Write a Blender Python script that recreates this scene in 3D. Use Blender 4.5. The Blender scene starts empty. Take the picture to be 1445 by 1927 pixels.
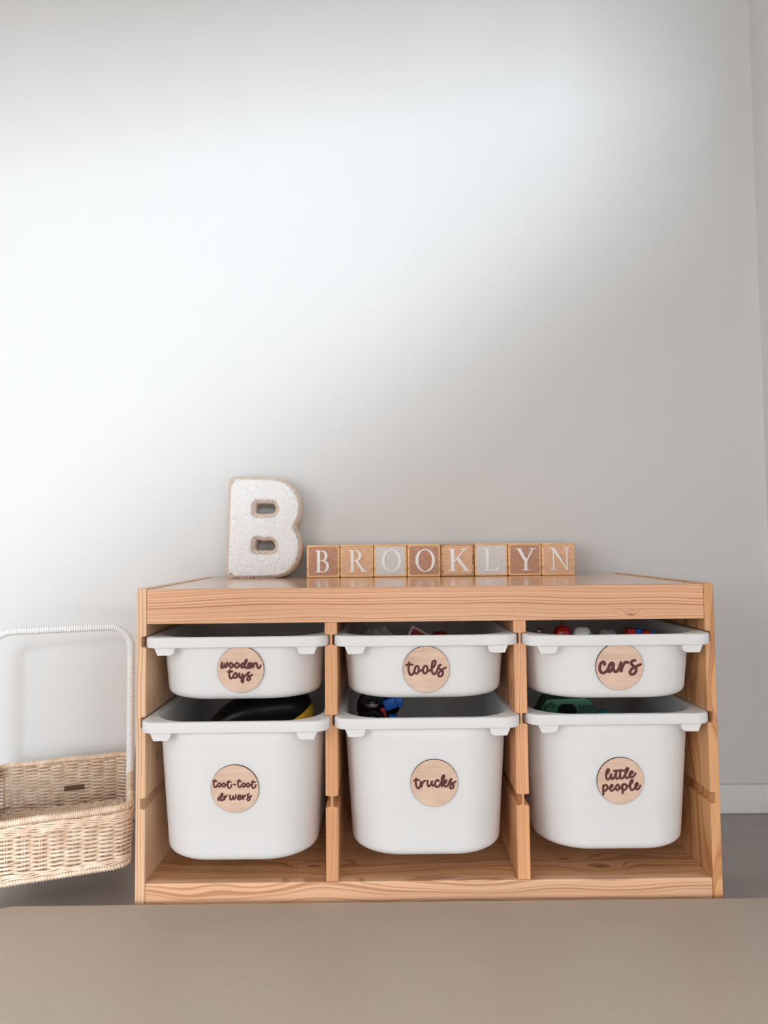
import bpy, bmesh, math, random
from mathutils import Vector, Matrix
random.seed(7)
C = bpy.context.scene.collection
SC = bpy.context.scene

# ---------------- camera ----------------
F = 1310.95; CAM = Vector((-0.0687, -1.1405, 0.6047)); YAW, PITCH, ROLL = 0.00226, 0.04843, -0.00998
fwd = Vector((math.sin(YAW)*math.cos(PITCH), math.cos(YAW)*math.cos(PITCH), math.sin(PITCH)))
right = Vector((math.cos(YAW), -math.sin(YAW), 0)); up = right.cross(fwd)
r2 = math.cos(ROLL)*right + math.sin(ROLL)*up; u2 = -math.sin(ROLL)*right + math.cos(ROLL)*up
cd = bpy.data.cameras.new('camera'); cam = bpy.data.objects.new('camera', cd); C.objects.link(cam)
cd.sensor_fit = 'VERTICAL'; cd.sensor_height = 36; cd.lens = 36*F/1927; cd.clip_start = .02
M = Matrix((r2, u2, -fwd)).transposed().to_4x4(); M.translation = CAM; cam.matrix_world = M
SC.camera = cam

# ---------------- light ----------------
KP, KC = 73, (.78, .90, 1.0)   # daylight through the window behind the camera
FPW, FCOL = 22, (.95, .97, 1.0)   # added low frontal fill for the bins and right corner, no known source
GPW, GCOL = 14, (.84, .92, 1.0)   # added fill from front left to brighten the bins, no known source
WP_, WC = .72, (1.0, .92, .83)
w = bpy.data.worlds.new('world'); SC.world = w; w.use_nodes = True
bg = w.node_tree.nodes['Background']; bg.inputs[0].default_value = (*WC, 1); bg.inputs[1].default_value = WP_
def area(name, loc, target, sx, sy, power, col):
    l = bpy.data.lights.new(name, 'AREA'); l.shape = 'RECTANGLE'; l.size = sx; l.size_y = sy; l.energy = power; l.color = col
    o = bpy.data.objects.new(name, l); C.objects.link(o); o.location = loc
    o.rotation_euler = (Vector(target)-Vector(loc)).to_track_quat('-Z', 'Y').to_euler(); return o
KEY = Vector((.45, -3.4, 1.12))
area('window_daylight', KEY, (-.5, .45, .9), .55, .55, KP, KC)
area('left_fill_light', (-1.75, -1.9, .95), (-.1, .1, .4), 1.0, 1.5, GPW, GCOL)
area('low_front_fill_light', (.35, -3.9, .45), (.35, .2, .25), 1.0, .8, FPW, FCOL)
SC.view_settings.view_transform = 'Standard'; SC.view_settings.look = 'None'
SC.view_settings.gamma = 1; SC.view_settings.exposure = .30; SC.view_settings.use_curve_mapping = False

# ---------------- material helpers ----------------
class NT:
    def __init__(s, name):
        s.m = bpy.data.materials.new(name); s.m.use_nodes = True; s.t = s.m.node_tree; s.b = s.t.nodes['Principled BSDF']
    def n(s, typ, **kw):
        nd = s.t.nodes.new(typ)
        for k, v in kw.items():
            if k.startswith('i_'):
                key = k[2:]; key = int(key) if key.isdigit() else key.replace('_', ' ')
                nd.inputs[key].default_value = v
            else: setattr(nd, k, v)
        return nd
    def l(s, a, b): s.t.links.new(a, b)
    def math(s, op, a, b=None):
        nd = s.t.nodes.new('ShaderNodeMath'); nd.operation = op
        for i, v in enumerate((a, b)):
            if v is None: continue
            if hasattr(v, 'links') or hasattr(v, 'is_output'): s.l(v, nd.inputs[i])
            else: nd.inputs[i].default_value = v
        return nd.outputs[0]
    def ramp(s, fac, stops):
        nd = s.t.nodes.new('ShaderNodeValToRGB'); s.l(fac, nd.inputs[0]); e = nd.color_ramp.elements
        while len(e) < len(stops): e.new(.5)
        for i, (p, c) in enumerate(stops): e[i].position = p; e[i].color = (*c, 1)
        return nd.outputs[0]
def srgb(r, g, b): return tuple(((c/255)/12.92 if c/255 <= .04045 else ((c/255+.055)/1.055)**2.4) for c in (r, g, b))
def plain(name, col, rough=.5, metal=0, bump=0, bscale=300, coat=0, flatc=False, spec=.5):
    
    k = NT(name); k.b.inputs['Roughness'].default_value = rough; k.b.inputs['Metallic'].default_value = metal
    k.b.inputs['Coat Weight'].default_value = coat
    tc = k.n('ShaderNodeTexCoord'); nz = k.n('ShaderNodeTexNoise', i_Scale=bscale*.15, i_Detail=3.0); k.l(tc.outputs['Object'], nz.inputs[0])
    c2 = col if flatc else tuple(x*.95 for x in col); k.b.inputs['Specular IOR Level'].default_value = spec
    k.l(k.ramp(nz.outputs[0], [(.3, c2), (.7, col)]), k.b.inputs['Base Color'])
    if bump:
        n2 = k.n('ShaderNodeTexNoise', i_Scale=bscale, i_Detail=2.0); k.l(tc.outputs['Object'], n2.inputs[0])
        bp = k.n('ShaderNodeBump', i_Strength=bump, i_Distance=.001); k.l(n2.outputs[0], bp.inputs['Height']); k.l(bp.outputs[0], k.b.inputs['Normal'])
    return k.m
def pine(name, axis, cross, base, dark, pitch=.006, rough=.38, seed=0., knots=(), strips=0, coat=0., warp=.5, kax=None):
    """axis = grain direction (0,1,2); cross = (a,b) weights for the two other axes forming ring coordinate"""
    k = NT(name); k.b.inputs['Roughness'].default_value = rough; k.b.inputs['Coat Weight'].default_value = coat; k.b.inputs['Coat Roughness'].default_value = .12
    tc = k.n('ShaderNodeTexCoord'); sep = k.n('ShaderNodeSeparateXYZ'); k.l(tc.outputs['Object'], sep.inputs[0])
    oth = [i for i in range(3) if i != axis]
    u = sep.outputs[axis]; a = sep.outputs[oth[0]]; b = sep.outputs[oth[1]]
    # stretched coordinate
    cmb = k.n('ShaderNodeCombineXYZ'); k.l(k.math('MULTIPLY', u, 2.2), cmb.inputs[axis])
    k.l(k.math('MULTIPLY', a, 9.), cmb.inputs[oth[0]]); k.l(k.math('MULTIPLY', b, 9.), cmb.inputs[oth[1]])
    add = k.n('ShaderNodeVectorMath', operation='ADD'); k.l(cmb.outputs[0], add.inputs[0]); add.inputs[1].default_value = (seed*3.1, seed*1.7, seed*.9)
    nz = k.n('ShaderNodeTexNoise', i_Scale=1.0, i_Detail=2.0); k.l(add.outputs[0], nz.inputs[0])
    ring = k.math('ADD', k.math('MULTIPLY', a, cross[0]), k.math('MULTIPLY', b, cross[1]))
    ring = k.math('ADD', ring, k.math('MULTIPLY', k.math('SUBTRACT', nz.outputs[0], .5), pitch*14*warp))
    stripv = None
    if strips:
        st = k.math('FLOOR', k.math('MULTIPLY', (a if cross[0] else b), 1/strips)); ring = k.math('ADD', ring, k.math('MULTIPLY', st, pitch*3.37)); stripv = st
    kdark = None
    for (ku, kv, kr) in knots:
        v = (a if cross[0] > cross[1] else b) if kax is None else sep.outputs[kax]
        du = k.math('MULTIPLY', k.math('SUBTRACT', u, ku), 1/(kr*3.2)); dv = k.math('MULTIPLY', k.math('SUBTRACT', v, kv), 1/(kr*1.2))
        d2 = k.math('ADD', k.math('MULTIPLY', du, du), k.math('MULTIPLY', dv, dv))
        g = k.math('POWER', 2.718, k.math('MULTIPLY', d2, -1.))
        ring = k.math('ADD', ring, k.math('MULTIPLY', g, pitch*3.))
        d3 = k.math('ADD', k.math('MULTIPLY', k.math('MULTIPLY', du, du), 5.), k.math('MULTIPLY', k.math('MULTIPLY', dv, dv), 5.))
        g2 = k.math('POWER', 2.718, k.math('MULTIPLY', d3, -1.6))
        kdark = g2 if kdark is None else k.math('MAXIMUM', kdark, g2)
    rn_ = k.math('MULTIPLY', ring, 1/pitch)
    n1 = k.n('ShaderNodeTexNoise', noise_dimensions='1D', i_Scale=.55, i_Detail=2.0); k.l(rn_, n1.inputs['W'])
    rn_ = k.math('ADD', k.math('MULTIPLY', rn_, .9), k.math('MULTIPLY', n1.outputs[0], 2.6))
    fr = k.math('FRACT', rn_)
    mid = tuple(x*.5+y*.5 for x, y in zip(base, dark)); lt = tuple(min(1, x*1.07) for x in base)
    col = k.ramp(fr, [(0., lt), (.40, base), (.58, lt), (.74, mid), (.86, dark), (.94, mid), (1., lt)])
    # fibre + blotch
    c3 = k.n('ShaderNodeCombineXYZ'); k.l(k.math('MULTIPLY', u, 9.), c3.inputs[axis]); k.l(k.math('MULTIPLY', a, 900.), c3.inputs[oth[0]]); k.l(k.math('MULTIPLY', b, 900.), c3.inputs[oth[1]])
    n3 = k.n('ShaderNodeTexNoise', i_Scale=1.0, i_Detail=1.0); k.l(c3.outputs[0], n3.inputs[0])
    n4 = k.n('ShaderNodeTexNoise', i_Scale=.7, i_Detail=1.0); k.l(add.outputs[0], n4.inputs[0])
    v = k.math('ADD', k.math('MULTIPLY', n3.outputs[0], .22), k.math('MULTIPLY', n4.outputs[0], .45)); v = k.math('ADD', v, .66)
    if stripv is not None:
        wn = k.n('ShaderNodeTexWhiteNoise', noise_dimensions='1D'); k.l(stripv, wn.inputs['W']); v = k.math('ADD', v, k.math('MULTIPLY', wn.outputs[0], .14)); v = k.math('SUBTRACT', v, .07)
    mx = k.n('ShaderNodeVectorMath', operation='SCALE'); k.l(col, mx.inputs[0]); k.l(v, mx.inputs['Scale'])
    out = mx.outputs[0]
    if kdark is not None:
        mm = k.n('ShaderNodeMix', data_type='RGBA'); k.l(k.math('MULTIPLY', kdark, .75), mm.inputs[0]); k.l(out, mm.inputs[6]); mm.inputs[7].default_value = (*srgb(105, 60, 30), 1); out = mm.outputs[2]
    k.l(out, k.b.inputs['Base Color'])
    bp = k.n('ShaderNodeBump', i_Strength=.08, i_Distance=.0005); k.l(n3.outputs[0], bp.inputs['Height']); k.l(bp.outputs[0], k.b.inputs['Normal'])
    return k.m
PB = srgb(222, 172, 132); PD = srgb(186, 128, 88)

# ---------------- mesh helpers ----------------
def obj(name, bm, mat, parent=None, smooth=False, bevel=0, bseg=2, autos=None):
    me = bpy.data.meshes.new(name); bmesh.ops.recalc_face_normals(bm, faces=bm.faces); bm.to_mesh(me); bm.free()
    o = bpy.data.objects.new(name, me); C.objects.link(o); me.materials.append(mat)
    if smooth:
        for p in me.polygons: p.use_smooth = True
    if parent: o.parent = parent
    if bevel:
        b = o.modifiers.new('bevel', 'BEVEL'); b.width = bevel; b.segments = bseg; b.limit_method = 'ANGLE'; b.angle_limit = math.radians(40)
        for p in me.polygons: p.use_smooth = True
        wn = o.modifiers.new('wn', 'WEIGHTED_NORMAL'); wn.keep_sharp = True
    return o
def empty(name, loc, rz=0, rx=0, ry=0):
    o = bpy.data.objects.new(name, None); C.objects.link(o); o.location = loc; o.rotation_euler = (rx, ry, rz); o.empty_display_size = .05; return o
def tag(o, label, cat=None, group=None, kind=None):
    if label: o['label'] = label
    if cat: o['category'] = cat
    if group: o['group'] = group
    if kind: o['kind'] = kind
    return o
def box(bm, x0, x1, y0, y1, z0, z1, M=None):
    vs = [bm.verts.new(Vector((x, y, z)) if M is None else M @ Vector((x, y, z))) for x in (x0, x1) for y in (y0, y1) for z in (z0, z1)]
    for f in ((0,1,3,2),(4,6,7,5),(0,4,5,1),(2,3,7,6),(0,2,6,4),(1,5,7,3)): bm.faces.new([vs[i] for i in f])
def prism(bm, pts, d0, d1, f):
    """pts 2D polygon, f(u,v,d)->3D"""
    a = [bm.verts.new(f(u, v, d0)) for u, v in pts]; b = [bm.verts.new(f(u, v, d1)) for u, v in pts]; n = len(pts)
    bm.faces.new(a[::-1]); bm.faces.new(b)
    for i in range(n): bm.faces.new((a[i], a[(i+1) % n], b[(i+1) % n], b[i]))
def loops(bm, ls, cap0=False, cap1=False, closed=True):
    rs = [[bm.verts.new(v) for v in l] for l in ls]; n = len(rs[0])
    for a, b in zip(rs, rs[1:]):
        for i in range(n if closed else n-1): bm.faces.new((a[i], a[(i+1) % n], b[(i+1) % n], b[i]))
    if cap0: bm.faces.new(rs[0][::-1])
    if cap1: bm.faces.new(rs[-1])
def rr(x0, x1, y0, y1, r, z, n=10):
    out = []
    for cx, cy, a0 in ((x1-r, y1-r, 0), (x0+r, y1-r, 90), (x0+r, y0+r, 180), (x1-r, y0+r, 270)):
        for i in range(n+1):
            a = math.radians(a0+90*i/n); out.append(Vector((cx+r*math.cos(a), cy+r*math.sin(a), z)))
    return out
def tube(bm, pts, r, n=8, closed=False, flat=None, caps=True):
    """tube along pts; r float or list; flat = (axis vector, scale) squash"""
    P = [Vector(p) for p in pts]; m = len(P); rings = []; prev = None
    for i in range(m):
        if closed: t = (P[(i+1) % m]-P[i-1])
        else: t = P[min(i+1, m-1)]-P[max(i-1, 0)]
        if t.length < 1e-9: t = Vector((0, 0, 1))
        t.normalize()
        if prev is None:
            a = Vector((0, 0, 1)) if abs(t.z) < .9 else Vector((1, 0, 0)); prev = (a-t*a.dot(t)).normalized()
        else:
            q = prev-t*prev.dot(t); prev = q.normalized() if q.length > 1e-6 else prev
        b = t.cross(prev); rad = r[i] if isinstance(r, (list, tuple)) else r; ring = []
        for k in range(n):
            th = 2*math.pi*k/n; o = (prev*math.cos(th)+b*math.sin(th))*rad
            if flat: ax, s = flat; o = o-ax*o.dot(ax)*(1-s)
            ring.append(bm.verts.new(P[i]+o))
        rings.append(ring)
    for i in range(m if closed else m-1):
        a, b = rings[i], rings[(i+1) % m]
        for k in range(n): bm.faces.new((a[k], a[(k+1) % n], b[(k+1) % n], b[k]))
    if not closed and caps: bm.faces.new(rings[0][::-1]); bm.faces.new(rings[-1])
def catmull(p, sub=5):
    q = [p[0]]+list(p)+[p[-1]]; out = []
    for i in range(1, len(q)-2):
        a, b, c, d = [Vector(v) for v in q[i-1:i+3]]
        for k in range(sub):
            t = k/sub; out.append(.5*((2*b)+(c-a)*t+(2*a-5*b+4*c-d)*t*t+(3*b-a-3*c+d)*t**3))
    out.append(Vector(p[-1])); return out
def ball(bm, c, r, sx=1, sy=1, sz=1, seg=20, M=None):
    m = Matrix.Translation(Vector(c)) @ (M or Matrix()) @ Matrix.Diagonal((r*sx, r*sy, r*sz, 1))
    bmesh.ops.create_uvsphere(bm, u_segments=seg, v_segments=seg//2, radius=1, matrix=m)
def cyl(bm, c, r, h, axis='Z', seg=28, r2=None, M=None):
    rot = {'Z': Matrix(), 'X': Matrix.Rotation(math.pi/2, 4, 'Y'), 'Y': Matrix.Rotation(-math.pi/2, 4, 'X')}[axis]
    m = (M or Matrix()) @ Matrix.Translation(Vector(c)) @ rot
    bmesh.ops.create_cone(bm, cap_ends=True, segments=seg, radius1=r, radius2=r if r2 is None else r2, depth=h, matrix=m)

# ---------------- setting ----------------
WY = .4504; WX = .8112
def wallmat(name, col):
    k = NT(name); k.b.inputs['Roughness'].default_value = .75
    tc = k.n('ShaderNodeTexCoord'); nz = k.n('ShaderNodeTexNoise', i_Scale=1.3, i_Detail=2.0); k.l(tc.outputs['Object'], nz.inputs[0])
    k.l(k.ramp(nz.outputs[0], [(.3, tuple(c*.985 for c in col)), (.7, col)]), k.b.inputs['Base Color'])
    n2 = k.n('ShaderNodeTexNoise', i_Scale=260., i_Detail=3.0); k.l(tc.outputs['Object'], n2.inputs[0])
    bp = k.n('ShaderNodeBump', i_Strength=.12, i_Distance=.0006); k.l(n2.outputs[0], bp.inputs['Height']); k.l(bp.outputs[0], k.b.inputs['Normal']); return k.m
WM = wallmat('wall_paint', (.71, .70, .69))
def slab(name, *a, mat=None, bevel=0):
    bm = bmesh.new(); box(bm, *a); o = obj(name, bm, mat or WM, bevel=bevel); o['kind'] = 'structure'; return o
slab('wall_back', -3.2, WX+.15, WY, WY+.15, 0, 2.42)
slab('wall_right', WX, WX+.15, -4.2, WY, 0, 2.42)
slab('ceiling', -3.2, WX+.15, -4.2, WY+.15, 2.42, 2.52)
slab('baseboard_back', -3.2, WX, WY-.012, WY, 0, .0636, mat=plain('baseboard_paint', (.80, .795, .78), .4), bevel=.004)
slab('baseboard_right', WX-.012, WX, -4.2, WY-.012, 0, .0636, mat=bpy.data.materials['baseboard_paint'], bevel=.004)
k = NT('floor_stone'); k.b.inputs['Roughness'].default_value = .42
tc = k.n('ShaderNodeTexCoord'); nz = k.n('ShaderNodeTexNoise', i_Scale=9., i_Detail=6.0, i_Roughness=.6); k.l(tc.outputs['Object'], nz.inputs[0])
col = k.ramp(nz.outputs[0], [(.3, srgb(160, 152, 147)), (.7, srgb(178, 169, 163))])
br = k.n('ShaderNodeTexBrick', offset=0.0, i_Scale=1.0, i_Mortar_Size=.0015); br.inputs['Brick Width'].default_value = .6; br.inputs['Row Height'].default_value = .6
mp = k.n('ShaderNodeMapping'); mp.inputs['Location'].default_value = (.015, .31, 0); k.l(tc.outputs['Object'], mp.inputs[0]); k.l(mp.outputs[0], br.inputs[0])
mm = k.n('ShaderNodeMix', data_type='RGBA'); k.l(br.outputs['Fac'], mm.inputs[0]); k.l(col, mm.inputs[6]); mm.inputs[7].default_value = (*srgb(172, 164, 158), 1)
k.l(mm.outputs[2], k.b.inputs['Base Color'])
slab('floor', -3.2, WX+.15, -4.2, WY+.15, -.1, 0, mat=k.m)
# unseen panels behind the camera, added to cut the edges of the daylight patch
FM = wallmat('top_light_blocker_paint', (.62, .60, .58))
YF = -1.28
def onfront(px, pz):   # patch edge on the wall projected towards the key lamp
    t = (YF-KEY.y)/(WY-KEY.y); return (KEY.x+t*(px-KEY.x), KEY.z+t*(pz-KEY.z))
A2_ = onfront(.58, 2.2); A_ = onfront(.58, 1.475); B_ = onfront(.03, 1.02); D_ = onfront(-1.0, .36)
bm = bmesh.new(); prism(bm, [A2_, (.75, A2_[1]), (.75, .42), (D_[0]+.2, .42), D_, B_, A_], YF, YF+.004, lambda u, v, d: Vector((u, d, v)))
k = NT('light_blocker_cloth'); k.b.inputs['Roughness'].default_value = .9; k.b.inputs['Base Color'].default_value = (.78, .75, .72, 1)
trn = k.n('ShaderNodeBsdfTranslucent'); trn.inputs[0].default_value = (.84, .82, .81, 1); mxs = k.n('ShaderNodeMixShader'); mxs.inputs[0].default_value = .85
k.l(k.b.outputs[0], mxs.inputs[1]); k.l(trn.outputs[0], mxs.inputs[2]); k.l(mxs.outputs[0], k.t.nodes['Material Output'].inputs['Surface'])  # translucent so the added panel also gives soft frontal fill
o = obj('light_blocker', bm, k.m); tag(o, 'unseen beige panel added behind the camera to shape the daylight patch', 'light_blocker')
T_ = onfront(-.96, 1.67); T2_ = onfront(.5, 1.88)  # added upper panel, trims the top of the daylight patch
bm = bmesh.new(); prism(bm, [(-1.6, T_[1]-.06), T_, T2_, (.75, T2_[1]+.02), (.75, 2.2), (-1.6, 2.2)], YF-.07, YF-.01, lambda u, v, d: Vector((u, d, v)))
o = obj('top_light_blocker', bm, FM); tag(o, 'unseen pale panel added behind the camera to cut off the top of the daylight patch', 'light_mask')

# play mat
bm = bmesh.new(); mt = plain('mat_leather', srgb(180, 164, 149), .45, bump=.15, bscale=700)
L = []
X0, X1, Y0, Y1, T = -.690, .785, -2.3, -.010, .046
for ins, z in ((.006, 0), (.0, .008), (.0, .034), (.003, .042), (.009, .046)):
    L.append(rr(X0+ins, X1-ins, Y0+ins, Y1-ins, .035-ins*.5, z, 8))
loops(bm, L, cap0=True, cap1=True)
o = obj('play_mat', bm, mt, smooth=False); tag(o, 'thick beige leatherette play mat lying on the floor before the pine unit', 'mat')
for p in o.data.polygons: p.use_smooth = len(p.vertices) == 4

# ---------------- pine storage unit ----------------
H = .5385; TOPZ = .5368; D = .437; G = (.4523, .3228, .1939); GH = .0092; GD = .0082
unit = empty('storage_unit', (0, 0, 0)); tag(unit, 'low pine storage frame with grooved sides holding six white bins', 'storage unit')
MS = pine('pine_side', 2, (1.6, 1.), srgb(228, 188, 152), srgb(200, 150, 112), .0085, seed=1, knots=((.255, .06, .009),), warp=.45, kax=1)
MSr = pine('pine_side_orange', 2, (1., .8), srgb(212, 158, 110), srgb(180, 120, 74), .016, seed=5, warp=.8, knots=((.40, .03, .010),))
MD = pine('pine_divider', 2, (.9, .1), srgb(220, 162, 116), srgb(176, 112, 68), .0032, seed=3, warp=.5)
MR = pine('pine_rail', 0, (.2, 1.), srgb(224, 172, 134), srgb(176, 114, 76), .0040, seed=2, warp=.6, knots=((.335, .489, .005),))
MB = pine('pine_rail_pale', 0, (.2, 1.), srgb(222, 174, 138), srgb(188, 136, 98), .0080, seed=8, warp=1.1)
MT = pine('pine_top', 0, (1., .2), srgb(226, 180, 144), srgb(198, 146, 108), .011, rough=.22, seed=4, strips=.07, coat=.6, warp=.8)
MF = pine('pine_shelf', 0, (1., .2), srgb(210, 158, 114), srgb(176, 120, 80), .010, seed=6, strips=.065, knots=((-.19, .058, .009), (.235, .075, .008), (.29, .045, .012)), warp=.9)
def side_profile(w, sides):
    """polygon (u,z), u from 0..w with grooves on given sides"""
    r = .0015; pts = [(0, 0), (w, 0)]
    def groove(u, s, rev):
        out = []
        gs = sorted(G); gs = gs if not rev else gs[::-1]
        for g in gs:
            q = [(u, g-GH), (u-s*GD, g-GH+.0015), (u-s*GD, g+GH-.001), (u, g+GH)]
            out += q if not rev else q[::-1]
        return out
    a = groove(w, 1, False) if 'r' in sides else []
    b = groove(0, -1, True) if 'l' in sides else []
    return a, b
def panel(name, x0, wid, z0, z1, y0, y1, sides, mat, lab=None):
    a, b = side_profile(wid, sides); pts = [(0, z0), (wid, z0)]+a+[(wid, z1), (0, z1)]+b
    bm = bmesh.new(); prism(bm, pts, y0, y1, lambda u, v, d: Vector((x0+u, d, v)))
    return obj(name, bm, mat, unit, bevel=.0013)
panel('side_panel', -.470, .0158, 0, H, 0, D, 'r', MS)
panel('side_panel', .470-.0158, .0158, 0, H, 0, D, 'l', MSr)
for sx, cx in ((0, -.1545), (1, .1530)):
    panel('divider', cx-.0102, .0204, .0686, .4808, .0015, D-.01, 'lr', MD)
def board(name, a, mat, bevel=.0015):
    bm = bmesh.new(); box(bm, *a); return obj(name, bm, mat, unit, bevel=bevel)
xi = .470-.0158
board('top_rail', (-xi, xi, 0.0008, .018, .4808, TOPZ), MR)
board('top_panel', (-xi, xi, .018, D, TOPZ-.018, TOPZ), MT, .001)
board('bottom_rail', (-xi, xi, 0.0008, .0175, .010, .0686), MB, .002)
board('shelf_panel', (-xi, xi, .0175, D, .0506, .0680), MF, .0008)
board('back_panel', (-xi, xi, D-.006, D, .0686, TOPZ-.019), pine('pine_back', 2, (1., .2), srgb(190, 140, 104), srgb(160, 108, 74), .02, seed=15, strips=.11), .0005)

# ---------------- bins ----------------
WP = plain('white_plastic', (.95, .943, .937), .4, flatc=True)
def translucent(m, f, col):
    t = m.node_tree; tr = t.nodes.new('ShaderNodeBsdfTranslucent'); tr.inputs[0].default_value = (*col, 1); mx = t.nodes.new('ShaderNodeMixShader'); mx.inputs[0].default_value = f
    t.links.new(t.nodes['Principled BSDF'].outputs[0], mx.inputs[1]); t.links.new(tr.outputs[0], mx.inputs[2]); t.links.new(mx.outputs[0], t.nodes['Material Output'].inputs['Surface'])
translucent(WP, .25, (.96, .96, .97))
LET = plain('maroon_print', srgb(92, 40, 40), .6)
def disc_mat(name, rot, seed):
    k = NT(name); k.b.inputs['Roughness'].default_value = .6
    tc = k.n('ShaderNodeTexCoord'); mp = k.n('ShaderNodeMapping'); mp.inputs['Rotation'].default_value = (0, rot, 0); mp.inputs['Scale'].default_value = (14, 1, 160); mp.inputs['Location'].default_value = (seed, seed*.7, 0)
    k.l(tc.outputs['Object'], mp.inputs[0]); nz = k.n('ShaderNodeTexNoise', i_Scale=1., i_Detail=4., i_Distortion=.6); k.l(mp.outputs[0], nz.inputs[0])
    n2 = k.n('ShaderNodeTexNoise', i_Scale=24., i_Detail=1.); k.l(tc.outputs['Object'], n2.inputs[0])
    v = k.math('ADD', k.math('MULTIPLY', nz.outputs[0], .5), k.math('MULTIPLY', n2.outputs[0], .5))
    k.l(k.ramp(v, [(.3, srgb(204, 170, 146)), (.6, srgb(226, 196, 174))]), k.b.inputs['Base Color']); return k.m
DEDGE = plain('burnt_edge', srgb(70, 45, 32), .8)
def script(crop, strokes, width, cx, cy, scale=1160.):
    ox, oy, s = crop; bm = bmesh.new(); r = width/s/scale/2*1.12
    for st in strokes:
        pts = [(((x/s+ox)-cx)/scale, 0, -((y/s+oy)-cy)/scale) for x, y in st]
        pp = catmull(pts, 4) if len(pts) > 2 else [Vector(p) for p in pts]
        # rounded ends
        n = len(pp); d0 = (pp[0]-pp[1]).normalized(); d1 = (pp[-1]-pp[-2]).normalized()
        q = [pp[0]+d0*r*.9, pp[0]+d0*r*.6]+pp+[pp[-1]+d1*r*.6, pp[-1]+d1*r*.9]; rads = [r*.35, r*.75]+[r]*n+[r*.75, r*.35]
        tube(bm, q, rads, 8, flat=(Vector((0, 1, 0)), .35))
    return bm
def ring(cx, cy, rx, ry, a0=0, n=9): return [(cx+rx*math.cos(math.radians(a0+360*i/n)), cy+ry*math.sin(math.radians(a0+360*i/n))) for i in range(n+1)]
TT = [[(290,520),(265,590),(270,650),(295,675),(325,650),(345,615),(375,590),(405,610),(400,650),(375,667),(350,650)], [(250,550),(325,552)],
      [(402,635),(425,635),(442,612),(465,592),(492,612),(490,650),(465,668),(440,650)], [(480,660),(530,620),(560,575),(572,535),(550,600),(550,670),(580,695),(608,675),(625,630)], [(540,572),(610,570)]]
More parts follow.
